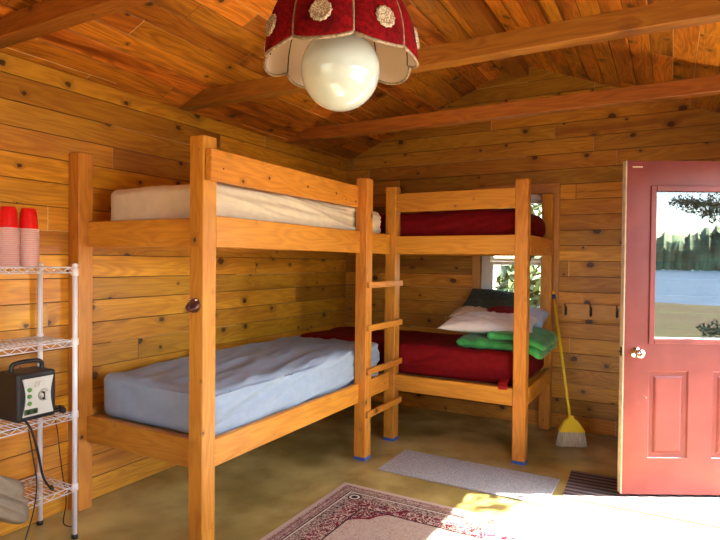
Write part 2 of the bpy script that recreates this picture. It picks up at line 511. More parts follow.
# back wall (gable) with window opening
WX0, WX1, WZ0, WZ1 = -1.513, -.882, .93, 2.024
def gl(z):
    if z <= ZT: return XL, XR
    k = (z-ZT)/SL; return XL+k, XR-k
bm = bm_new()
for (za, zb) in ((0, WZ0), (WZ1, ZT), (ZT, ZP-.001)):
    boards(bm, (0, YB, 0), (1, 0, 0), (0, 0, 1), (0, -1, 0), rows(za, zb, PW, gl))
boards(bm, (0, YB, 0), (1, 0, 0), (0, 0, 1), (0, -1, 0), rows(WZ0, WZ1, PW, lambda z: (XL, WX0)))
boards(bm, (0, YB, 0), (1, 0, 0), (0, 0, 1), (0, -1, 0), rows(WZ0, WZ1, PW, lambda z: (WX1, XR)))
YO = YB+.11
box(bm, XL, WX0, YB+.005, YO, 0, ZT); box(bm, WX1, XR, YB+.005, YO, 0, ZT)
box(bm, WX0, WX1, YB+.005, YO, 0, WZ0); box(bm, WX0, WX1, YB+.005, YO, WZ1, ZT)
vv = [bm.verts.new(p) for p in ((XL, YB+.005, ZT), (XR, YB+.005, ZT), (XC, YB+.005, ZP), (XL, YO, ZT), (XR, YO, ZT), (XC, YO, ZP))]
for f in ((0, 1, 2), (3, 5, 4), (0, 3, 4, 1), (1, 4, 5, 2), (2, 5, 3, 0)): bm.faces.new([vv[i] for i in f])
struct(obj('wall_back', bm, M['wall_x']), 'knotty pine plank gable wall with the window', 'wall')

# right wall with doorway and a window on the camera's side
DY0, DY1, DZ = 3.24, 4.257, 2.065
RW0, RW1, RZ0, RZ1 = .35, 1.95, .95, 1.95
bm = bm_new()
def rw(y0, y1, z0, z1):
    boards(bm, (XR, 0, 0), (0, 1, 0), (0, 0, 1), (-1, 0, 0), rows(z0, z1, PW, lambda z: (y0, y1)))
    box(bm, XR+.005, XR+.11, y0, y1, z0, z1)
rw(YN, RW0, 0, ZT); rw(RW0, RW1, 0, RZ0); rw(RW0, RW1, RZ1, ZT); rw(RW1, DY0, 0, ZT); rw(DY0, DY1, DZ, ZT); rw(DY1, YB, 0, ZT)
struct(obj('wall_right', bm, M['wall_y']), 'knotty pine plank wall with the doorway', 'wall')
NW0, NW1, NZ0, NZ1 = -2.0, -.4, .95, 2.05
bm = bm_new()
def nw(x0, x1, z0, z1):
    boards(bm, (0, YN, 0), (1, 0, 0), (0, 0, 1), (0, 1, 0), rows(z0, z1, PW, lambda z: (x0, x1)))
    box(bm, x0, x1, YN-.11, YN-.005, z0, z1)
nw(XL, NW0, 0, ZT); nw(NW0, NW1, 0, NZ0); nw(NW0, NW1, NZ1, ZT); nw(NW1, XR, 0, ZT)
boards(bm, (0, YN, 0), (1, 0, 0), (0, 0, 1), (0, 1, 0), rows(ZT, ZP-.001, PW, gl))
struct(obj('wall_near', bm, M['wall_x']), 'knotty pine plank wall on the near side', 'wall')

# ceiling: two slopes of boards running along the room
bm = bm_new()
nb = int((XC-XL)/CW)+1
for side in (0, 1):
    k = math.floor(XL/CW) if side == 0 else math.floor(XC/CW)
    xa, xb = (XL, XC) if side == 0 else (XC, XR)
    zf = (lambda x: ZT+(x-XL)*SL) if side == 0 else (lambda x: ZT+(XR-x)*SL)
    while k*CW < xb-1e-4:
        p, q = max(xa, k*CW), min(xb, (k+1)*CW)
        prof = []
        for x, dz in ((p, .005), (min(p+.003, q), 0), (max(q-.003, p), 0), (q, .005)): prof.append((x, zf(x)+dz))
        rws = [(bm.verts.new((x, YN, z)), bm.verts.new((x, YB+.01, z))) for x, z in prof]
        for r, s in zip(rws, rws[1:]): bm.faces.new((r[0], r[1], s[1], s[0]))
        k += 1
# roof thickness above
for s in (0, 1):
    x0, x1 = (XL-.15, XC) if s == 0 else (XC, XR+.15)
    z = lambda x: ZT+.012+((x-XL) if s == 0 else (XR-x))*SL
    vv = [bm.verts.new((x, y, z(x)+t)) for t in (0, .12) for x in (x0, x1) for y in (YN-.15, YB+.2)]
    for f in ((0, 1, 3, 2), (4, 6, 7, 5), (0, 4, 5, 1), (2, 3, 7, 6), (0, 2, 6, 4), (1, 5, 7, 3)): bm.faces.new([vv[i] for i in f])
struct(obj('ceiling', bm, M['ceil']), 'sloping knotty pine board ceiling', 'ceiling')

# window_1: back wall
wn1 = bpy.data.objects.new('window_1', None); col.objects.link(wn1); wn1.location = ((WX0+WX1)/2, YB, WZ0)
struct(wn1, 'white framed window with pine casing behind the bunk', 'window')
bm = bm_new()
y0, y1 = YB-.022, YB-.001
box(bm, WX0-.075, WX0, y0, y1, WZ0-.07, WZ1, .002)
obj('casing', bm, M['trim_z'], wn1)
bm = bm_new(); box(bm, WX1, WX1+.057, y0, y1, WZ0-.07, WZ1, .002); obj('casing', bm, M['trim_z'], wn1)
bm = bm_new(); box(bm, WX0-.075, WX1+.057, y0, y1, WZ1, WZ1+.085, .002); obj('casing', bm, M['trim_x'], wn1)
bm = bm_new(); box(bm, WX0, WX1, YB-.04, YB+.05, WZ0-.02, WZ0+.004, .003); obj('window_sill', bm, M['trim_x'], wn1)
bm = bm_new()
fy0, fy1 = YB+.02, YB+.085
fw = .075
box(bm, WX0, WX0+fw, fy0, fy1, WZ0, WZ1, .004); box(bm, WX1-.045, WX1, fy0, fy1, WZ0, WZ1, .004)
box(bm, WX0+fw, WX1-.045, fy0, fy1, WZ1-.045, WZ1, .004); box(bm, WX0+fw, WX1-.045, fy0, fy1, WZ0, WZ0+.06, .004)
zm = 1.432
obj('window_frame', bm, M['white_vinyl'], wn1)
for z0, z1, yy in ((WZ0+.06, zm, fy0+.01), (zm, WZ1-.045, fy0+.035)):
    bm = bm_new(); t = .03
    box(bm, WX0+fw, WX0+fw+t, yy, yy+.022, z0, z1, .003); box(bm, WX1-.045-t, WX1-.045, yy, yy+.022, z0, z1, .003)
    box(bm, WX0+fw+t, WX1-.045-t, yy, yy+.022, z0, z0+t, .003); box(bm, WX0+fw+t, WX1-.045-t, yy, yy+.022, z1-t, z1, .003)
    s = obj('sash', bm, M['white_vinyl'], wn1)
    bm = bm_new(); box(bm, WX0+fw+t-.004, WX1-.045-t+.004, yy+.008, yy+.013, z0+t-.004, z1-t+.004); obj('pane', bm, M['win_glass'], s)
# windows on the camera's side
def frame_win(name, label, axis, c0, c1, z0, z1, w0, w1):
    e = bpy.data.objects.new(name, None); col.objects.link(e)
    e.location = ((c0+c1)/2, (w0+w1)/2, z0) if axis == 'x' else ((w0+w1)/2, (c0+c1)/2, z0)
    struct(e, label, 'window')
    bm = bm_new()
    def b(a0, a1, zz0, zz1):
        if axis == 'x': box(bm, a0, a1, w0, w1, zz0, zz1, .003)
        else: box(bm, w0, w1, a0, a1, zz0, zz1, .003)
    b(c0, c0+.05, z0, z1); b(c1-.05, c1, z0, z1); b(c0+.05, c1-.05, z0, z0+.05); b(c0+.05, c1-.05, z1-.05, z1)
    m = (c0+c1)/2; b(m-.03, m+.03, z0+.05, z1-.05)
    obj('window_frame', bm, M['white_vinyl'], e)
frame_win('window_2', 'white framed window in the near wall', 'x', NW0, NW1, NZ0, NZ1, YN-.07, YN-.02)
frame_win('window_3', 'white framed window in the right wall', 'y', RW0, RW1, RZ0, RZ1, XR+.02, XR+.06)

# beams
for k, (y, lab) in enumerate(((1.472, 'square pine ceiling beam nearest the camera, crossing the top left corner'),
                              (2.738, 'square pine ceiling beam crossing behind the red lampshade, middle of three'),
                              (3.94, 'square pine ceiling beam nearest the gable wall, above the bunk beds'))):
    bm = bm_new()
    zt = ZT+.096; k1 = (zt-ZT)/SL-.012
    vsb = box(bm, XL+.002, XR-.002, y, y+.09, ZT, zt, 0)
    for v in bm.verts:
        if v.co.z > ZT+.05: v.co.x = XL+k1 if v.co.x < XC else XR-k1
    bmesh.ops.bevel(bm, geom=list(bm.edges), offset=.003, segments=1, affect='EDGES')
    tag(recenter(obj('ceiling_beam', bm, M['beam_x'])), lab, 'beam', 'tie beams under the ceiling')
bm = bm_new(); box(bm, XC-.07, XC+.07, YN+.005, YB-.006, ZP-.115, ZP-.032, .003)
tag(recenter(obj('ridge_beam', bm, M['beam_y'])), 'pine ridge beam running along the peak of the ceiling', 'beam')

# ------------------------------------------------------------------ bunk beds
h = .045
PX, PY2, PY3 = -1.916, 3.512, 4.010
HTOP = 2.01
def post(parent, cx, cy, hx=h, hy=h, z1=HTOP, tape=True, name='post'):
    bm = bm_new(); box(bm, cx-hx, cx+hx, cy-hy, cy+hy, .004, z1, .004)
    p = obj(name, bm, M['lum_z'], parent)
    bm = bm_new(); e = .0015
    box(bm, cx-hx-e, cx+hx+e, cy-hy-e, cy+hy+e, .0, .022)
    t = obj('foot_tape', bm, M['blue_tape'], p) if tape else None
    if t: t['label'] = 'blue tape wrapped around the foot'
    return p
def rail(parent, name, x0, x1, y0, y1, z0, z1):
    bm = bm_new(); box(bm, x0, x1, y0, y1, z0, z1, .004)
    return obj(name, bm, M['lum_x'] if abs(x1-x0) > abs(y1-y0) else M['lum_y'], parent)
b1 = thing('bunk_bed', 'pine bunk bed along the left wall with the ladder, pale blue lower mattress', 'bunk bed', (-2.4, 2.95, 0))
P1x, P1y = -1.966, 1.981
post(b1, -2.904, 1.985, .045, .045, tape=False); post(b1, P1x, P1y, tape=False)
post(b1, PX, PY2); post(b1, PX-.012, PY3)
for z0, z1 in ((1.487, 1.627), (.390, .534)):
    rail(b1, 'end_rail', -2.859, P1x-h, 1.992, 2.030, z0, z1)
for (z0, z1) in ((1.482, 1.636), (.410, .545)):
    rail(b1, 'side_rail', -1.963, -1.925, P1y+h, PY2-h, z0, z1)
    rail(b1, 'side_rail', -1.966, -1.928, PY2+h, PY3-h, z0, z1)
# guard board, bolted on the outer face of the tall front post and butting the ladder post
bm = bm_new(); box(bm, -1.921, -1.881, 1.945, PY2-h, 1.797, 1.946, .004)
for v in bm.verts:
    t = (v.co.y-1.945)/(PY2-h-1.945); v.co.x += .002*(1-t)-.058*t; v.co.z += .010*t
gd = obj('guard_rail', bm, M['lum_y'], b1)
for yy, zz in ((2.40, 1.866), (2.79, 1.868), (3.14, 1.868), (3.42, 1.842), (2.03, 1.86)):
    bm = bm_new(); rr = .009 if yy > 2.1 else .005
    xo = -1.879-.060*(yy-1.945)/1.52; tube(bm, [(xo-.006, yy, zz), (xo+.0015, yy, zz)], rr, 10); bl = obj('bolt_plug', bm, M['opener'], gd)
rail(b1, 'rear_rail', XL+.002, XL+.04, 2.035, 4.05, 1.48, 1.62); rail(b1, 'rear_rail', XL+.002, XL+.04, 2.035, 4.05, .42, .56)
for z in (1.575, .502):
    bm = bm_new(); box(bm, XL+.042, -1.967, 2.035, 3.93, z, z+.018); obj('bed_deck', bm, M['ply'], b1)
for z in (.328, .636, .945, 1.253):
    bm = bm_new(); box(bm, -1.869, -1.845, PY2-.045, PY3+.022, z-.022, z+.022, .004); obj('ladder_rung', bm, M['lum_y'], b1)

b2 = thing('bunk_bed', 'pine bunk bed along the gable wall with burgundy bedding', 'bunk bed', (-1.7, 4.5, 0))
post(b2, -.910, PY3); post(b2, -.912, 4.945, tape=False)
FY0, FY1 = 3.972, 4.01
for z0, z1 in ((1.482, 1.62), (.405, .53), (1.812, 1.955)):
    rail(b2, 'guard_rail' if z0 > 1.7 else 'side_rail', PX-.012+h, -.95, FY0, FY1, z0, z1)
for z0, z1 in ((1.482, 1.62), (.405, .53)):
    rail(b2, 'end_rail', -.90, -.862, PY3+h, 4.90, z0, z1)
    rail(b2, 'rear_rail', XL+.05, -.95, 4.96, 4.985, z0, z1)
for z in (1.575, .50):
    bm = bm_new(); box(bm, XL+.045, -.945, 4.06, 4.955, z, z+.018); obj('bed_deck', bm, M['ply'], b2)

# mattresses --------------------------------------------------------
def nz(x, y, z): return noise.noise(Vector((x, y, z)))
def soft_box(x0, x1, y0, y1, z0, z1, r, n=(40, 60, 14), disp=None):
    bm = bmesh.new()
    c = Vector(((x0+x1)/2, (y0+y1)/2, (z0+z1)/2)); hh = Vector(((x1-x0)/2, (y1-y0)/2, (z1-z0)/2))
    vmap = {}
    def V(i, j, k):
        key = (i, j, k)
        if key not in vmap:
            q = Vector(((2*i/n[0]-1)*hh.x, (2*j/n[1]-1)*hh.y, (2*k/n[2]-1)*hh.z))
            inn = Vector([max(-(hh[a]-r), min(hh[a]-r, q[a])) for a in range(3)])
            d = q-inn
            if d.length > 1e-6: d.normalize()
            p = inn+d*r
            nrm = d.copy()
            w = c+p
            if disp: w = w + disp(w, nrm)
            vmap[key] = bm.verts.new(w)
        return vmap[key]
    for i in range(n[0]):
        for j in range(n[1]):
            bm.faces.new((V(i, j, n[2]), V(i+1, j, n[2]), V(i+1, j+1, n[2]), V(i, j+1, n[2])))
            bm.faces.new((V(i, j, 0), V(i, j+1, 0), V(i+1, j+1, 0), V(i+1, j, 0)))
    for i in range(n[0]):
        for k in range(n[2]):
            bm.faces.new((V(i, 0, k), V(i+1, 0, k), V(i+1, 0, k+1), V(i, 0, k+1)))
            bm.faces.new((V(i, n[1], k), V(i, n[1], k+1), V(i+1, n[1], k+1), V(i+1, n[1], k)))
    for j in range(n[1]):
        for k in range(n[2]):
            bm.faces.new((V(0, j, k), V(0, j, k+1), V(0, j+1, k+1), V(0, j+1, k)))
            bm.faces.new((V(n[0], j, k), V(n[0], j+1, k), V(n[0], j+1, k+1), V(n[0], j, k+1)))
    return bm
def ridge(v): return 1-abs(v)*2
# upper left mattress, diagonal tension folds on the long side
def d_up(w, nn):
    o = Vector((0, 0, 0))
    if nn.x > .3:
        t = w.y-2.03
        u = (w.z-1.60)+.10*t
        f = ridge(nz(t*1.1, u*17, 1.3))*.5+ridge(nz(t*1.7+4, u*34, 6.3))*.25
        o.x += .042*f*min(1, t*2+.2)-.020
    if nn.y < -.3: o.y += .006*nz(w.x*5, w.z*6, 2)
    if nn.z > .3:
        o.z += .012*nz(w.x*2.5, w.y*2, 5)+.010*ridge(nz(w.x*8, w.y*1.5, 2))-.010
    return o
bm = soft_box(-2.76, -1.968, 2.045, 3.90, 1.593, 1.815, .045, (24, 110, 26), d_up)
tag(recenter(obj('mattress', bm, M['white_sheet'], smooth=True)), 'mattress in a cream fitted sheet on the upper bunk by the left wall', 'mattress', 'mattresses on the bunks')
def d_lo(w, nn):
    o = Vector((0, 0, 0)); t = w.y-2.03
    if nn.x > .3:
        u = (w.z-.53)-.16*t
        f = ridge(nz(t*1.3, u*11, 3.3))*.5+ridge(nz(t*2+4, u*24, 8.3))*.2
        o.x += .055*f-.028
    if nn.y < -.3:
        o.y += .010*ridge(nz(w.x*3+w.z*4, w.z*4, 4))-.004
    if nn.z > .3:
        o.z += .022*nz(w.x*2, w.y*1.6, 15)+.015*ridge(nz(w.x*6+w.y*2.2, w.y*1.6-w.x, 12))-.012
        o.z -= .02*max(0, 1-abs(w.x+1.98)/.2)*max(0, 1-t/1.2)
    return o
bm = soft_box(-2.815, -1.968, 2.045, 3.905, .521, .785, .05, (50, 110, 20), d_lo)
# cloth peak at the far corner by the wall
tag(recenter(obj('mattress', bm, M['blue_sheet'], smooth=True)), 'mattress in a pale blue fitted sheet on the lower bunk by the left wall', 'mattress', 'mattresses on the bunks')
def d_red(w, nn, s=0):
    o = Vector((0, 0, 0))
    if nn.y < -.3: o.y += .022*ridge(nz(w.x*3, w.z*12-w.x*1.2, 7+s))-.010 + .006*nz(w.x*11, w.z*9, 3+s)
    if nn.z > .3: o.z += .012*nz(w.x*2, w.y*3, 25+s)+.008*ridge(nz(w.x*5+w.y*3, w.y*4, 22+s))-.006
    if nn.x > .3: o.x += .006*nz(w.y*6, w.z*8, 5)
    return o
bm = soft_box(-2.90, -.912, 4.065, 4.905, .519, .765, .055, (110, 44, 16), d_red)
tag(recenter(obj('mattress', bm, M['red_sheet'], smooth=True)), 'mattress in a burgundy sheet on the lower bunk under the window', 'mattress', 'mattresses on the bunks')
def d_red2(w, nn):
    o = d_red(w, nn, 9)
    return o
bm = soft_box(-2.90, -.908, 4.065, 4.905, 1.594, 1.825, .10, (90, 40, 14), d_red2)
tag(recenter(obj('mattress', bm, M['red_sheet'], smooth=True)), 'mattress in a burgundy sheet on the upper bunk against the gable wall', 'mattress', 'mattresses on the bunks')

# pillows and sleeping bag -------------------------------------------
def pillow(name, label, cat, mat, loc, sx, sy, th, rot=(0, 0, 0), seed=0, pinch=.12, wr=.012, group=None):
    bm = bmesh.new(); n = 36
    top, bot = {}, {}
    for i in range(n+1):
        for j in range(n+1):
            u, v = 2*i/n-1, 2*j/n-1
            x = u*sx/2*(1-pinch*(1-v*v)*.6); y = v*sy/2*(1-pinch*(1-u*u)*.6)
            pr = max(0, (1-abs(u)**2.6))**.55*max(0, (1-abs(v)**2.6))**.55
            w = wr*(ridge(nz(u*2+seed, v*2.4, seed))*.8+nz(u*5, v*5, seed+3))*min(1, pr*2)
            top[i, j] = bm.verts.new((x, y, pr*th/2+w))
            bot[i, j] = top[i, j] if i in (0, n) or j in (0, n) else bm.verts.new((x, y, -pr*th/2*.8))
    for i in range(n):
        for j in range(n):
            bm.faces.new((top[i, j], top[i+1, j], top[i+1, j+1], top[i, j+1]))
            bm.faces.new((bot[i, j], bot[i, j+1], bot[i+1, j+1], bot[i+1, j]))
    o = obj(name, bm, mat, smooth=True)
    o.location = loc; o.rotation_euler = rot
    return tag(o, label, cat, group)
rd = math.radians
# folded green sleeping bag: two soft layers joined by a rolled fold
def d_gr(w, nn):
    return nn*(.012*ridge(nz(w.x*6, w.y*6, w.z*9))+.012*nz(w.x*12, w.y*12, w.z*4)-.006)+Vector((0, 0, -.045*max(0, (w.x+1.0)/.18)**2))
bm = soft_box(-1.44, -.80, 4.13, 4.80, .768, .838, .034, (50, 50, 8), d_gr)
b_2 = soft_box(-1.20, -.79, 4.15, 4.78, .828, .896, .034, (40, 50, 8), d_gr)
me_ = bpy.data.meshes.new('t'); b_2.to_mesh(me_); b_2.free(); bm.from_mesh(me_); bpy.data.meshes.remove(me_)
tag(recenter(obj('sleeping_bag', bm, M['green_fleece'], smooth=True)), 'folded green sleeping bag under the white pillow on the lower burgundy bed', 'sleeping bag')
pillow('pillow', 'white pillow lying on the folded green sleeping bag', 'pillow', M['white_pillow'], (-1.265, 4.46, .925), .74, .5, .15, (rd(6), rd(-1), rd(4)), 3, group='pillows on the lower bed')
pillow('pillow', 'dark green pillow leaning against the window, topmost of the pile', 'pillow', M['dark_pillow'], (-1.33, 4.79, 1.075), .50, .30, .12, (rd(36), rd(5), rd(-5)), 8, .05, .008, group='pillows on the lower bed')
pillow('pillow', 'small beige pillow peeking out between the white and dark green pillows', 'pillow', M['beige_pillow'], (-1.47, 4.66, .985), .34, .3, .10, (rd(10), 0, 0), 12, .08, .006, group='pillows on the lower bed')
pillow('cushion', 'small burgundy cushion between the white and dark green pillows', 'cushion', M['red_sheet'], (-1.20, 4.64, 1.000), .30, .24, .09, (rd(14), 0, rd(5)), 15, .05, .004)
pillow('pillow', 'light blue pillow behind the corner post beside the green sleeping bag', 'pillow', M['blue_pillow'], (-1.00, 4.76, .965), .24, .28, .12, (rd(20), rd(8), 0), 19, .08, .006, group='pillows on the lower bed')
# red cloth tag hanging over the rail
bm = bm_new()
pts = [(0, 4.06, .575), (0, 3.999, .562), (0, 3.966, .536), (0, 3.962, .515)]
vv = []
for k, p in enumerate(pts):
    for dx_ in (-.035, .035): vv.append(bm.verts.new((-1.035+dx_+.004*k, p[1], p[2]+.003*dx_*20)))
for k in range(len(pts)-1): bm.faces.new((vv[2*k], vv[2*k+1], vv[2*k+3], vv[2*k+2]))
bmesh.ops.solidify(bm, geom=list(bm.faces), thickness=.003)
tag(recenter(obj('cloth_strip', bm, simple('bright red cloth', (.55, .02, .02), .8))), 'bright red cloth tab hanging over the lower rail of the burgundy bed', 'cloth')
# corner of the bedding hanging below the upper rail
MR = [o for o in bpy.data.objects if o.name.startswith('mattress')][-1]
bm = soft_box(-.935, -.918, 4.12, 4.34, 1.435, 1.62, .008, (4, 18, 12), lambda w, nn: Vector((.003*nz(w.y*20, w.z*10, 1), 0, .03*nz(w.y*9, 0, 3)*(1 if w.z < 1.5 else 0))))
obj('blanket_corner', bm, M['red_sheet'], MR, True)

# ------------------------------------------------------------------ fixture on post
t = thing('bottle_opener', 'small dark brown metal opener screwed to the left face of the tall front post', 'bottle opener', (-1.966, P1y-h, 1.17))
bm = bm_new()
prof = []
for k in range(20):
    a = 2*PI*k/20
    prof.append((cos(a)*.030*(1+.08*cos(3*a)), sin(a)*.036))
fr = [bm.verts.new((-1.966+x, P1y-h+.001, 1.205+z)) for x, z in prof]
bk = [bm.verts.new((-1.966+x*.95, P1y-h-.016, 1.203+z*.95)) for x, z in prof]
for k in range(20): bm.faces.new((fr[k], fr[(k+1) % 20], bk[(k+1) % 20], bk[k]))
bm.faces.new(fr); bm.faces.new(bk)
obj('back_plate', bm, M['opener'], t)
bm = bm_new()
for k in range(13):
    pass
tube(bm, smooth_path([(-1.991, P1y-h-.014, 1.215), (-1.989, P1y-h-.032, 1.196), (-1.966, P1y-h-.040, 1.183), (-1.943, P1y-h-.030, 1.192), (-1.941, P1y-h-.014, 1.212)], 5), .008, 8)
obj('opener_lip', bm, M['opener'], t, True)
for dx_, dz in ((-.022, .028), (.017, .027), (-.024, -.014)):
    bm = bm_new(); lathe(bm, [(0.0005, .009), (.004, .008), (.0065, .004), (.0065, 0)], seg=10)
    bmesh.ops.rotate(bm, verts=bm.verts, cent=(0, 0, 0), matrix=Matrix.Rotation(PI/2, 3, 'X'))
    bmesh.ops.translate(bm, verts=bm.verts, vec=(-1.966+dx_, P1y-h-.014, 1.205+dz))
    obj('screw', bm, M['chrome'], t, True)

# ------------------------------------------------------------------ lamp
LC = Vector((-.758, 1.25, 0)); LR = .197; LZ = 1.945
lamp = thing('pendant_lamp', 'red velvet scalloped pendant lamp with a milk glass globe', 'lamp', (LC.x, LC.y, LZ))
NP = 8
view_a = math.atan2(-LC.y, -LC.x)      # direction from lamp to camera
SE0 = view_a + math.radians(9)
def shade_r(t):   # t 0 at the rim, 1 at the top
    return .189*math.sqrt(max(0, 1-t**2.15))
def rim_dip(f):   # f -1..1 inside a panel
    return -.019*(1-abs(f)**2.2)
HT = .225
def panel_pt(i, f, t, off=0.0):
    a = SE0 + (i + (f+1)/2)*2*PI/NP
    r = shade_r(t)+off
    puff = .010*(1-f*f)*(1-t*.6)
    ca = 1-.018*(f*f)          # slightly faceted
    z = LZ + HT*t + rim_dip(f)*(1-t)**2
    return Vector((LC.x+(r*ca+puff)*cos(a), LC.y+(r*ca+puff)*sin(a), z))
def grid_surf(bm, fn, nu, nv, flip=False):
    g_ = [[bm.verts.new(fn(i/nu, j/nv)) for j in range(nv+1)] for i in range(nu+1)]
    for i in range(nu):
        for j in range(nv): bm.faces.new((g_[i][j], g_[i+1][j], g_[i+1][j+1], g_[i][j+1]))
for i in range(NP):
    bm = bm_new()
    grid_surf(bm, lambda u, v: panel_pt(i, u*2-1, v*.97, .002), 14, 14)
    pn = obj('velvet_panel', bm, M['velvet'], lamp, True)
    md = pn.modifiers.new('s', 'SOLIDIFY'); md.thickness = .0015; md.offset = 1
    # embroidered medallion in the middle of each panel
    bm = bm_new(); rings = []
    q0 = panel_pt(i, 0, .24, .0); du = (panel_pt(i, .1, .24)-panel_pt(i, -.1, .24)).normalized(); dv = (panel_pt(i, 0, .28)-panel_pt(i, 0, .20)).normalized()
    nm = du.cross(dv).normalized()
    if nm.dot(q0-Vector((LC.x, LC.y, q0.z))) < 0: nm = -nm
    for rr, hh_ in ((.0265, .003), (.025, .007), (.021, .009), (.019, .0065), (.008, .009), (.001, .009)):
        rings.append([bm.verts.new(q0+nm*hh_+(du*cos(2*PI*k/32)+dv*sin(2*PI*k/32))*rr*(1+(.07*cos(12*2*PI*k/32) if rr > .024 else 0))) for k in range(32)])
    for a_, b_ in zip(rings, rings[1:]):
        for k in range(32): bm.faces.new((a_[k], a_[(k+1) % 32], b_[(k+1) % 32], b_[k]))
    md_ = obj('medallion', bm, M['lace'], pn, True)
bm = bm_new()
for i in range(NP): grid_surf(bm, lambda u, v: panel_pt(i, u*2-1, v*.97, -.002), 12, 12)
bmesh.ops.remove_doubles(bm, verts=bm.verts, dist=.0005)
obj('lining', bm, M['cream_lining'], lamp, True)
bm = bm_new()
for i in range(NP):
    tube(bm, [panel_pt(i, -1, v/14*.97, .003) for v in range(15)], .0028, 6)
obj('seam_braid', bm, M['gold'], lamp, True)
bm = bm_new()
for i in range(NP): tube(bm, [panel_pt(i, -1+2*k/14, 0, .001) for k in range(15)], .0042, 6)
obj('rim_braid', bm, M['gold'], lamp, True)
bm = bm_new()
for i in range(NP): tube(bm, [panel_pt(i, -1, v/10*.95, -.005) for v in range(11)], .0016, 5)
obj('wire_rib', bm, M['iron'], lamp, True)
bm = bm_new()
G = .103
lathe(bm, [(max(.0005, G*sin(PI*k/24)), -.025-G*cos(PI*k/24)+.01) for k in range(0, 22)], (LC.x, LC.y, LZ-.012), 40)
obj('globe', bm, M['globe'], lamp, True)
bm = bm_new(); lathe(bm, [(.04, .07), (.042, .16), (.03, .20), (.012, .235), (.012, .27)], (LC.x, LC.y, LZ), 20, cap0=True, cap1=True)
obj('socket_cap', bm, M['gold'], lamp, True)
czl = ZT+(XR-LC.x)*SL
bm = bm_new(); tube(bm, [(LC.x, LC.y, LZ+.26), (LC.x, LC.y, czl-.02)], .004, 8); obj('cord', bm, M['cable'], lamp, True)
bm = bm_new(); lathe(bm, [(.055, .012), (.05, -.015), (.01, -.03)], (LC.x, LC.y, czl), 20, cap0=True, cap1=True); obj('ceiling_canopy', bm, M['gold'], lamp, True)

# ------------------------------------------------------------------ wire rack
rk = thing('wire_shelving', 'white wire shelving unit against the left wall', 'shelving', (-2.78, 1.3, 0))
RX0, RX1, RY0, RY1 = -2.915, -2.62, .86, 1.76
for x in (RX0, RX1):
    for y in (RY0, RY1):
        bm = bm_new(); tube(bm, [(x, y, .012), (x, y, 1.385)], .0125, 14)
        for zz in (.27, .64, 1.01, 1.36): lathe(bm, [(.0125, -.022), (.0175, -.018), (.0165, .014), (.0125, .016)], (x, y, zz-.005), 14)
        lathe(bm, [(.0145, 0), (.0145, .012), (.006, .018)], (x, y, 1.38), 14, cap0=True, cap1=True)
        p = obj('post', bm, M['white_metal'], rk, True)
        bm = bm_new(); lathe(bm, [(.016, 0), (.016, .015), (.013, .022)], (x, y, 0), 14, cap0=True, cap1=True); obj('foot_cap', bm, M['black_plastic'], p, True)
for z in (.27, .64, 1.01, 1.38):
    bm = bm_new(); r = .0028; z -= .0
    for zz in (z-.004, z-.030):
        tube(bm, [(RX0+.0, RY0, zz), (RX0, RY1, zz)], r, 6); tube(bm, [(RX1, RY0, zz), (RX1, RY1, zz)], r, 6)
        tube(bm, [(RX0, RY0, zz), (RX1, RY0, zz)], r, 6); tube(bm, [(RX0, RY1, zz), (RX1, RY1, zz)], r, 6)
    for (p, q, n_) in (((RX1, RY0), (RX1, RY1), 28), ((RX0, RY1), (RX1, RY1), 9), ((RX0, RY0), (RX0, RY1), 28)):
        pts = []
        for k in range(n_+1):
            f_ = k/n_; pts.append((p[0]+(q[0]-p[0])*f_, p[1]+(q[1]-p[1])*f_, z-.006 if k % 2 else z-.028))
        for a_, b_ in zip(pts, pts[1:]): tube(bm, [a_, b_], .002, 5)
    ny = 36
    for k in range(1, ny):
        y = RY0+(RY1-RY0)*k/ny; tube(bm, [(RX0, y, z-.002), (RX1, y, z-.002)], .0018, 5)
    for x in (RX0+.10, RX0+.2): tube(bm, [(x, RY0, z-.006), (x, RY1, z-.006)], .0022, 5)
    obj('shelf', bm, M['white_metal'], rk, True)
SHZ = {1: .27, 2: .64, 3: 1.01, 4: 1.38}

# cups: inverted, nested, every cup its own thing
def make_cup():
    t = thing('plastic_cup', '', 'cup', (0, 0, 0), 0, 'stacked cups on the top shelf')
    bm = bm_new()
    lathe(bm, [(.0455, .004), (.0395, .055), (.0390, .057), (.0365, .085), (.0360, .087), (.0318, .108), (.030, .1095), (.001, .1098)], seg=24)
    obj('cup_body', bm, M['red_cup'], t, True, True)
    bm = bm_new()
    lathe(bm, [(.0455, .0004), (.0478, .0008), (.0482, .0045), (.0476, .0086), (.0452, .0092)], seg=24)
    obj('rim', bm, M['pink_rim'], t, True, True)['label'] = 'milky pink rolled rim'
    return t
cup0 = make_cup(); first = True
for si, (cx, cy, nlab) in enumerate(((-2.78, 1.522, 'stack by the frame edge'), (-2.78, 1.6185, 'stack nearer the bunk bed'))):
    NC = 19
    for k in range(NC):
        if first: c = cup0; first = False
        else:
            c = cup0.copy(); col.objects.link(c)
            for ch in cup0.children:
                d_ = ch.copy(); col.objects.link(d_); d_.parent = c
        c.location = (cx+.0006*sin(k*2.1), cy+.0006*cos(k*1.7), 1.3805+k*.0098)
        if k == NC-1:
            c['label'] = 'red plastic cup upside down on top of the '+nlab
        elif k == 0: c['label'] = 'lowest upside-down red cup of the '+nlab+', on the wire shelf'
        else: c['label'] = 'upside-down red plastic cup nested inside the '+nlab; c['group'] = 'nested cups in the '+nlab
cupg = None

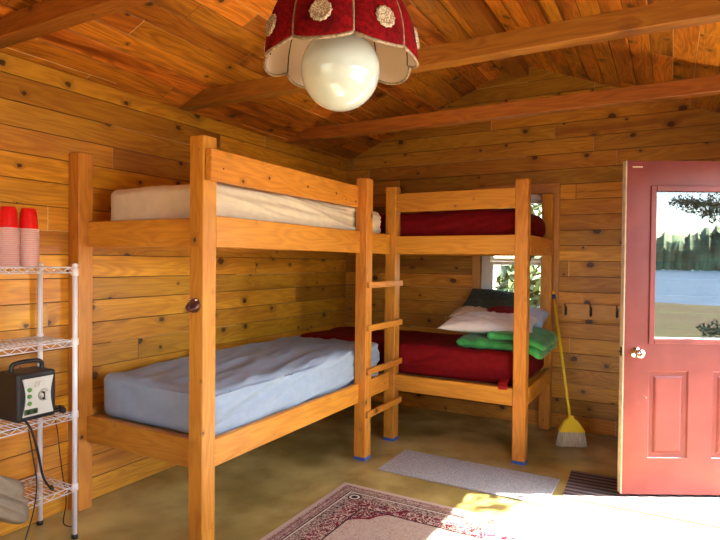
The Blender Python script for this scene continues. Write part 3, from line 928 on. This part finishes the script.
# power pack on the third shelf
ps = thing('power_pack', 'black portable power pack with a pale face plate and green sockets on the wire shelf', 'power pack', (-2.75, 1.585, .6405))
bm = bm_new(); box(bm, -2.832, -2.664, 1.497, 1.690, .6415, .872, .014, seg=3); obj('case', bm, M['black_plastic'], ps, True)
for p in ps.children: 
    for f in p.data.polygons: f.use_smooth = False
bm = bm_new()
out = []
W0, W1, Z0, Z1 = 1.518, 1.676, .665, .845
N = 10
for k in range(N+1):
    f_ = k/N; out.append((W0+.004+.014*sin(PI*f_), Z0+(Z1-Z0)*f_))
for k in range(N+1):
    f_ = 1-k/N; out.append((W1-.004-.014*sin(PI*f_), Z0+(Z1-Z0)*f_))
fa = [bm.verts.new((-2.663, y, z)) for y, z in out]; fb = [bm.verts.new((-2.658, y, z)) for y, z in out]
bm.faces.new(fa); bm.faces.new(fb)
for k in range(len(out)): bm.faces.new((fa[k], fa[(k+1) % len(out)], fb[(k+1) % len(out)], fb[k]))
fp = obj('face_plate', bm, M['face_plate'], ps)
def disc(name, y, z, r, dpt, mat, par, r2=None, x=-2.658):
    bm = bm_new(); lathe(bm, [(r, 0), (r2 or r, dpt), (.0005, dpt)], seg=20)
    bmesh.ops.rotate(bm, verts=bm.verts, cent=(0, 0, 0), matrix=Matrix.Rotation(PI/2, 3, 'Y'))
    bmesh.ops.translate(bm, verts=bm.verts, vec=(x, y, z)); return obj(name, bm, mat, par, False)
for z in (.792, .760, .726): disc('button', 1.553, z, .0105, .004, M['green_plastic'], ps)
k_ = disc('dial', 1.625, .757, .031, .006, M['bright_steel'], ps, .028)
disc('dial_knob', 1.625, .757, .021, .016, M['face_plate'], k_, .018, -2.652)
bm = bm_new(); box(bm, -2.652, -2.6350, 1.609, 1.617, .739, .775, .002); obj('dial_marker', bm, M['black_plastic'], k_)
bm = bm_new()
for yy in (1.590, 1.612):      # embossed oval with bars above the dial
    tube(bm, [(-2.657, yy+.013*cos(a*PI/8), .813+.014*sin(a*PI/8)) for a in range(17)], .0016, 5)
for yy in (1.583, 1.590, 1.597): tube(bm, [(-2.657, yy, .803), (-2.657, yy, .823)], .0012, 5)
obj('embossed_mark', bm, M['bright_steel'], ps)
bm = bm_new(); box(bm, -2.660, -2.652, 1.528, 1.592, .674, .700, .0035, seg=2)
s_ = obj('socket_strip', bm, M['dark_green_plastic'], ps)
for yy in (1.545, 1.575): disc('socket', yy, .687, .0085, .002, M['black_plastic'], s_, None, -2.6525)
bm = bm_new()
tube(bm, smooth_path([(-2.75, 1.520, .868), (-2.75, 1.522, .900), (-2.75, 1.545, .912), (-2.75, 1.60, .915), (-2.75, 1.650, .910), (-2.75, 1.668, .895), (-2.75, 1.668, .868)], 5), .011, 10)
obj('handle', bm, M['black_plastic'], ps, True)

# cords
def cord(name, label, pts, r=.004, group=None, plug=None):
    bm = bm_new(); tube(bm, smooth_path(pts, 7), r, 7)
    o = tag(recenter(obj(name, bm, M['cable'], smooth=True)), label, 'cord', group)
    return o
PCORD = ( [(-2.70, 1.545, .66), (-2.640, 1.525, .652), (-2.600, 1.530, .61), (-2.600, 1.560, .50), (-2.603, 1.585, .38), (-2.600, 1.62, .31), (-2.64, 1.66, .280), (-2.70, 1.69, .276)])
bm = bm_new(); tube(bm, smooth_path(PCORD, 7), .0055, 8); obj('power_cord', bm, M['cable'], ps, True)
cord('cable', 'thin black cord hanging in front of the tan canvas bag to the floor', [(-2.60, 1.515, .62), (-2.592, 1.53, .50), (-2.585, 1.545, .36), (-2.57, 1.52, .24), (-2.555, 1.47, .12), (-2.54, 1.43, .02), (-2.52, 1.40, .005)], .003)
cord('cable', 'thin black cord hanging behind the rack post down the wall', [(-2.930, 1.66, .86), (-2.930, 1.80, .70), (-2.935, 1.86, .52), (-2.90, 1.86, .36), (-2.80, 1.81, .285), (-2.75, 1.800, .15), (-2.78, 1.805, .02), (-2.72, 1.83, .005)], .0028)
# coiled plug end beside the power pack
t = thing('adapter_cable', 'small tangle of black cable and plug beside the power pack', 'cable', (-2.70, 1.73, .641))
bm = bm_new(); pts = []
for k in range(46):
    a = k*.55; pts.append((-2.70+.028*cos(a)*(1+.2*sin(k)), 1.728+.020*sin(a), .646+.022*abs(sin(k*.35))))
tube(bm, pts, .003, 6); obj('cable', bm, M['cable'], t, True)
bm = bm_new(); box(bm, -2.675, -2.645, 1.712, 1.732, .643, .668, .004); obj('plug', bm, M['black_plastic'], t)

# tan canvas bag folded on the lowest shelf
def d_cv(w, nn):
    return nn*(.026*ridge(nz(w.x*3, w.y*3, w.z*20))+.006*nz(w.x*18, w.y*18, w.z*20)-.006)+Vector((0, 0, -.10*max(0, (w.y-1.34)/.15)))
bm = soft_box(-2.87, -2.60, 1.02, 1.515, .288, .47, .04, (30, 60, 30), d_cv)
tag(recenter(obj('canvas_bag', bm, M['canvas'], smooth=True)), 'rumpled tan canvas bag folded on the lowest wire shelf', 'bag')

# ------------------------------------------------------------------ door
L = .93; ANG = math.radians(29)
H0 = Vector((-.228, 3.724, 0)); H1 = H0+Vector((cos(ANG), sin(ANG), 0))*L
dr = bpy.data.objects.new('door_1', None); col.objects.link(dr)
dr.location = H0; dr.rotation_euler = (0, 0, ANG)
struct(dr, 'open red panelled door with a glass pane and chrome knob', 'door')
# local frame: x along the leaf from free edge, y = away from the camera, z up
T = .044; zb, zt = .022, 2.045
GX0, GX1, GZ0, GZ1 = .148, L-.148, .945, 1.89
def dlv(bm, x0, x1, y0, y1, z0, z1, b=0): return box(bm, x0, x1, y0, y1, z0, z1, b)
bm = bm_new()
pan = [(.150, .391), (L-.391, L-.150)]; PZ0, PZ1 = .245, .775
xs = [0, .150, .391, L-.391, L-.150, L]
# stiles and rails
dlv(bm, 0, .148, 0, T, zb, zt); dlv(bm, L-.148, L, 0, T, zb, zt)
dlv(bm, .148, L-.148, 0, T, zb, PZ0); dlv(bm, .148, L-.148, 0, T, PZ1, GZ0); dlv(bm, .148, L-.148, 0, T, GZ1, zt)
dlv(bm, .391, L-.391, 0, T, PZ0, PZ1)
obj('door_leaf', bm, M['door'], dr, local=True)
def picture(bm, x0, x1, z0, z1, prof):   # prof: list of (inset, y) rings, last ring filled
    rings = []
    for ins, y in prof:
        rings.append([bm.verts.new(p) for p in ((x0+ins, y, z0+ins), (x1-ins, y, z0+ins), (x1-ins, y, z1-ins), (x0+ins, y, z1-ins))])
    for a_, b_ in zip(rings, rings[1:]):
        for k in range(4): bm.faces.new((a_[k], a_[(k+1) % 4], b_[(k+1) % 4], b_[k]))
    return rings
for x0, x1 in pan:
    bm = bm_new()
    r_ = picture(bm, x0-.001, x1+.001, PZ0-.001, PZ1+.001, [(0, .0005), (.009, .0085), (.032, .0095), (.042, .002), (.052, .001)])
    bm.faces.new(r_[-1])
    r2 = picture(bm, x0-.001, x1+.001, PZ0-.001, PZ1+.001, [(0, T-.001), (.02, T-.012), (.05, T-.002)]); bm.faces.new(r2[-1])
    obj('raised_panel', bm, M['door'], dr, local=True)
bm = bm_new()
for y0_, y1_ in ((-.008, 0), (T, T+.008)):
    s_ = .028
    dlv(bm, GX0-.006, GX0+s_, y0_, y1_, GZ0-.006, GZ1+.006, .003); dlv(bm, GX1-s_, GX1+.006, y0_, y1_, GZ0-.006, GZ1+.006, .003)
    dlv(bm, GX0+s_, GX1-s_, y0_, y1_, GZ0-.006, GZ0+s_, .003); dlv(bm, GX0+s_, GX1-s_, y0_, y1_, GZ1-s_, GZ1+.006, .003)
obj('glazing_frame', bm, M['door'], dr, local=True)
bm = bm_new()
s_ = .02
for (x0, x1, z0, z1) in ((GX0, GX0+s_, GZ0, GZ1), (GX1-s_, GX1, GZ0, GZ1), (GX0+s_, GX1-s_, GZ0, GZ0+s_+.012), (GX0+s_, GX1-s_, GZ1-s_, GZ1)):
    dlv(bm, x0, x1, .006, T-.006, z0, z1)
obj('glass_gasket', bm, M['white_vinyl'], dr, local=True)
bm = bm_new(); dlv(bm, GX0+.015, GX1-.015, .020, .024, GZ0+.015, GZ1-.015); obj('glass_pane', bm, M['door_glass'], dr, local=True)
bm = bm_new(); dlv(bm, -.010, -.0005, .001, T-.001, zb, zt, .002); e_ = obj('edge_strip', bm, M['grey_edge'], dr, local=True)
e_['label'] = 'pale unpainted door edge'
bm = bm_new(); dlv(bm, -.0125, -.0095, .010, T-.010, .86, .915, .002); tube(bm, [(-.012, .02, .888), (-.022, .02, .888)], .007, 8)
obj('latch_plate', bm, M['iron'], dr, local=True)
kb = bm_new(); lathe(kb, [(.034, 0), (.033, .006), (.014, .010), (.013, .030), (.020, .038), (.028, .048), (.028, .058), (.020, .066), (.0005, .068)], seg=28)
bmesh.ops.rotate(kb, verts=kb.verts, cent=(0, 0, 0), matrix=Matrix.Rotation(PI/2, 3, 'X'))
bmesh.ops.translate(kb, verts=kb.verts, vec=(.070, 0, .886))
kk = obj('door_knob', kb, M['chrome'], dr, True, True)
kb = bm_new(); tube(kb, [(.070, -.0675, .886), (.070, -.070, .886)], .006, 10); obj('keyhole', kb, M['iron'], kk, False, True)
# nail heads / screws left on the door
bm = bm_new(); tube(bm, [(.128, 0, .615), (.128, -.018, .615)], .004, 8); obj('nail', bm, M['bright_steel'], dr, local=True)
# worn scratch by the corner
bm = bm_new(); dlv(bm, .03, .09, -.0006, .0, 2.003, 2.010); 
o_ = obj('paint_chip', bm, simple('bare paint chip', (.62, .5, .42), .7), dr, local=True)
# hinges
for z in (.25, 1.05, 1.80):
    bm = bm_new(); tube(bm, [(L+.006, -.004, z), (L+.006, -.004, z+.09)], .006, 8); obj('hinge', bm, M['bright_steel'], dr, True, True)
# jamb and casing of the doorway
bm = bm_new()
box(bm, XR-.0, XR+.11, DY0, DY0+.02, 0, DZ); box(bm, XR-.0, XR+.11, DY1-.012, DY1, 0, DZ); box(bm, XR, XR+.11, DY0+.02, DY1-.012, DZ-.02, DZ)
struct(obj('trim_1', bm, M['white_vinyl']), 'white door jamb lining the doorway', 'trim')
bm = bm_new(); box(bm, XR+.0, XR+.14, DY0+.02, DY1-.012, 0, .018, .004)
struct(obj('trim_2', bm, M['bright_steel']), 'metal threshold of the doorway', 'trim')

# coat hooks
cr = thing('coat_rack', 'pine board with black iron hooks on the gable wall left of the door', 'coat rack', (-.47, YB-.001, .96))
bm = bm_new(); box(bm, -.795, -.16, YB-.015, YB-.0008, .952, 1.082, .003); obj('backboard', bm, M['trim_x'], cr)
for x in (-.775+.012, -.565, -.365, -.2):
    bm = bm_new(); Y = YB-.016
    box(bm, x-.010, x+.010, Y-.004, Y, .985, 1.055, .003)
    tube(bm, smooth_path([(x, Y, 1.045), (x, Y-.035, 1.048), (x, Y-.055, 1.070), (x, Y-.058, 1.082)], 4), .0052, 8)
    tube(bm, smooth_path([(x, Y, 1.010), (x, Y-.018, .985), (x, Y-.038, .985), (x, Y-.045, 1.008)], 4), .0052, 8)
    obj('hook', bm, M['iron'], cr, False)

# broom leaning on the gable wall
br = thing('broom', 'yellow angle broom leaning against the gable wall beside the bunk', 'broom', (-.64, 4.56, 0))
Bq = Vector((-.643, 4.57, .135)); Tq = Vector((-.862, 4.955, 1.185)); dB = (Tq-Bq).normalized()
bm = bm_new(); tube(bm, [Bq-dB*.03, Tq-dB*.05], .0105, 12); obj('broom_handle', bm, M['yellow'], br, True)
bm = bm_new(); tube(bm, [Tq-dB*.075, Tq-dB*.035], .0125, 12); obj('grip', bm, M['blue_plastic'], br, True)
bm = bm_new(); tube(bm, [Tq-dB*.035, Tq-dB*.005, Tq], [.0115, .0115, .006], 12); obj('handle_tip', bm, M['yellow'], br, True)
ax_ = Vector((.90, .42, 0)).normalized(); ay_ = Vector((-.42, .90, 0))
def bq(bm, prof, nslice=1):
    rg = []
    for z, w0_, w1_, th in prof:
        rg.append([bm.verts.new(Vector((-.643, 4.555, z))+ax_*sx_+ay_*sy_) for sx_, sy_ in ((w0_, -th), (w1_, -th), (w1_, th), (w0_, th))])
    for a_, b_ in zip(rg, rg[1:]):
        for k in range(4): bm.faces.new((a_[k], a_[(k+1) % 4], b_[(k+1) % 4], b_[k]))
    bm.faces.new(list(reversed(rg[0]))); bm.faces.new(rg[-1])
bm = bm_new(); bq(bm, [(.118, -.092, .100, .022), (.128, -.095, .102, .024), (.205, -.050, .045, .018), (.222, -.025, .018, .014), (.245, -.018, .014, .013)])
bmesh.ops.bevel(bm, geom=list(bm.edges), offset=.003, segments=2, affect='EDGES')
obj('broom_head', bm, M['yellow'], br)
bm = bm_new()
random.seed(3)
for i in range(34):
    for j in range(3):
        f0 = -.088+.184*i/33; sp = 1.22+random.uniform(-.05, .05)
        a_ = Vector((-.643, 4.555, .12))+ax_*f0+ay_*((j-1)*.012)
        b_ = Vector((-.643, 4.555, .004+random.uniform(0, .006)))+ax_*(f0*sp)+ay_*((j-1)*.020)
        tube(bm, [a_, b_], .0034, 5)
obj('bristles', bm, M['bristle'], br)
# small socket of the cup of head
# ------------------------------------------------------------------ mats and rug
def flat(name, w, d_, t_, mat, loc, rot=0, nx=20, ny=20, wav=.0015):
    bm = bm_new(); box(bm, -w/2, w/2, -d_/2, d_/2, 0, t_, .002)
    o = obj(name, bm, mat); o.location = loc; o.rotation_euler = (0, 0, rot); return o
tag(flat('floor_mat', 1.11, .455, .008, M['grey_mat'], (-1.160, 3.592, .0005), rd(-.5)), 'light grey speckled mat on the floor in front of the burgundy bed', 'mat')
tag(flat('oriental_rug', 1.60, 2.30, .009, M['rug'], (-1.79+.80, 3.055-1.15, .0005), rd(0)), 'burgundy and beige oriental rug with a floral border', 'rug')
tag(flat('doormat', .98, .50, .005, M['stripe_mat'], (-.065, 3.80, .0005), rd(2)), 'dark striped doormat partly under the open red door', 'mat')

# ------------------------------------------------------------------ outdoors
bm = bm_new()
NX = 60
random.seed(11)
SH = Vector((cos(rd(-31)), sin(rd(-31)), 0))      # towards the lake
SP = Vector((-SH.y, SH.x, 0))
def gh(p):
    s = p.dot(SH); q = p.dot(SP)
    edge = 19+5*sin(q*.11)+2*sin(q*.4+1)
    z = -.16-.10*min(1, max(0, s-3)/6)+.10*noise.noise(Vector((p.x*.3, p.y*.3, 0)))*min(1, max(0, s-1)/3)
    if s > edge: z -= (s-edge)*.45
    return z
S0, S1, Q = -30, 32, 60
gv = {}
ns, nq = 70, 80
for i in range(ns+1):
    for j in range(nq+1):
        s = S0+(S1-S0)*i/ns; q = -Q+2*Q*j/nq
        p = SH*s+SP*q
        gv[i, j] = bm.verts.new((p.x, p.y, gh(p)))
for i in range(ns):
    for j in range(nq): bm.faces.new((gv[i, j], gv[i+1, j], gv[i+1, j+1], gv[i, j+1]))
struct(obj('shore_ground', bm, M['ground'], smooth=True), 'grassy ground sloping to the lake', 'ground')
bm = bm_new()
vv = [bm.verts.new(SH*s+SP*q+Vector((0, 0, -1.35))) for s, q in ((8, -500), (600, -500), (600, 500), (8, 500))]
bm.faces.new(vv)
struct(obj('lake_water', bm, M['lake']), 'blue rippled lake', 'lake')
# far shore with a belt of trees
bm = bm_new()
D0 = 290
nq = 620
pr_ = []
for j in range(nq+1):
    q = -330+660*j/nq
    hh_ = 17+7*noise.noise(Vector((q*.013, 1, 0)))+3.5*noise.noise(Vector((q*.09, 2, 0)))+3.0*noise.noise(Vector((q*.35, 3, 0)))+2.0*noise.noise(Vector((q*.9, 6, 0)))
    row = []
    for k, (ds, fz) in enumerate(((0, 0), (.8, .25), (2.5, .55), (6, .8), (12, .97), (16, 1.0), (24, .9))):
        jit = 2.2*noise.noise(Vector((q*.6, k*3.1, 5)))
        p = SH*(D0+ds+jit+14*noise.noise(Vector((q*.01, 8, 0))))+SP*q
        row.append(bm.verts.new((p.x, p.y, -1.4+max(0, hh_*fz+jit*.6))))
    pr_.append(row)
for a_, b_ in zip(pr_, pr_[1:]):
    for k in range(6): bm.faces.new((a_[k], b_[k], b_[k+1], a_[k+1]))
tag(obj('far_forest', bm, M['leaf_far']), 'belt of trees on the far shore of the lake', 'forest', kind='stuff')

def leaf_cloud(bm, c, rad, n, size, flat_=.6):
    for _ in range(n):
        d_ = Vector((random.gauss(0, 1), random.gauss(0, 1), random.gauss(0, 1)*flat_))
        d_ = d_.normalized()*rad*random.random()**.45
        d_.z *= flat_
        p = Vector(c)+d_
        a_ = Vector((random.gauss(0, 1), random.gauss(0, 1), random.gauss(0, 1))).normalized()
        b_ = a_.orthogonal().normalized()
        s_ = size*random.uniform(.6, 1.3)
        v_ = [bm.verts.new(p+q_) for q_ in (a_*s_, b_*s_*.4, -a_*s_, -b_*s_*.4)]
        bm.faces.new(v_)
def tree(name, label, base, height, clumps, mat, trunk_r=.12, n=260, size=.09, group=None):
    t = thing(name, label, 'tree', base, 0, group)
    bm = bm_new(); b = Vector(base)
    tube(bm, smooth_path([b, b+Vector((.1, 0, height*.4)), b+Vector((-.05, .1, height*.75)), b+Vector((0, 0, height))], 5), [trunk_r*(1-.045*k) for k in range(16)], 9)
    for c, r_ in clumps:
        c = Vector(c); z_ = min(height*.92, max(height*.3, c.z-b.z-.5))
        tube(bm, smooth_path([b+Vector((0, 0, z_)), (b+Vector((0, 0, z_))).lerp(c, .5)+Vector((0, 0, .1)), c], 3), [.05, .045, .04, .034, .03, .02, .012], 6)
    obj('trunk', bm, M['bark'], t, True)
    bm = bm_new()
    for c, r_ in clumps: leaf_cloud(bm, c, r_, int(n*r_*r_*2), size)
    obj('foliage', bm, mat, t)
    return t
# pine by the door: dapples the sun patch and shows in the door glass
sd = -sun_dir
hx = Vector((-.8, 3.15, 0))
cl = []
for fx, fy, s_, r_ in ((-.80, 3.2, 7.0, .22), (-.95, 3.0, 7.4, .25), (-.78, 3.38, 6.6, .10), (-1.05, 3.3, 7.2, .3), (-1.15, 2.8, 7.5, .35), (-.9, 2.7, 7.8, .3)):
    p = Vector((fx, fy, 0))+sd*s_
    cl.append((p, r_))
cl += [((4.2, 9.2, 6.6), .8), ((5.3, 9.6, 7.2), .9), ((4.4, 9.9, 8.0), .9)]
tree('pine_tree', 'tall pine tree beyond the doorway dappling the sunlight', (4.6, 9.3, -.25), 8.2, cl, M['leaf_pine'], .16, 420, .07)
cl = [((7.95, -.42, 2.60), .40), ((8.15, -.15, 2.45), .42), ((7.75, -.68, 2.66), .28), ((8.15, -.22, 2.0), .17), ((8.2, 0.1, 2.95), .5), ((8.9, .9, 3.6), .9), ((9.0, 1.7, 4.6), 1.0)]
tree('pine_tree', 'pine tree by the lake seen reflected in the door glass', (9.2, 1.6, -.3), 5.5, cl, M['leaf_pine'], .14, 1500, .035)
tree('low_shrub', 'low dark shrub on the lake shore seen reflected in the door glass', (8.7, .35, -.25), .8, [((8.5, .2, .30), .5), ((8.3, -.25, .12), .42), ((8.9, .8, .4), .6)], M['leaf_pine'], .03, 1500, .04)
for k, (x, y, hh_, r_, lab) in enumerate(((-2.1, 8.9, 4.2, 1.25, 'leafy tree outside the window, nearest the glass'), (.9, 11.4, 5.0, 1.4, 'leafy tree outside the window, furthest right'), (-5.0, 11.2, 5, 1.6, 'leafy tree outside the window, furthest left'))):
    cl = [((x+random.uniform(-.9, .9), y+random.uniform(-.5, .8), z), r_*random.uniform(.45, .75)) for z in (.5, 1.1, 1.7, 2.4, 3.2, 3.9)]
    tree('leafy_tree', lab, (x, y, -.2), hh_, cl, M['leaf'], .11, 1300, .12, 'leafy trees outside the back window')
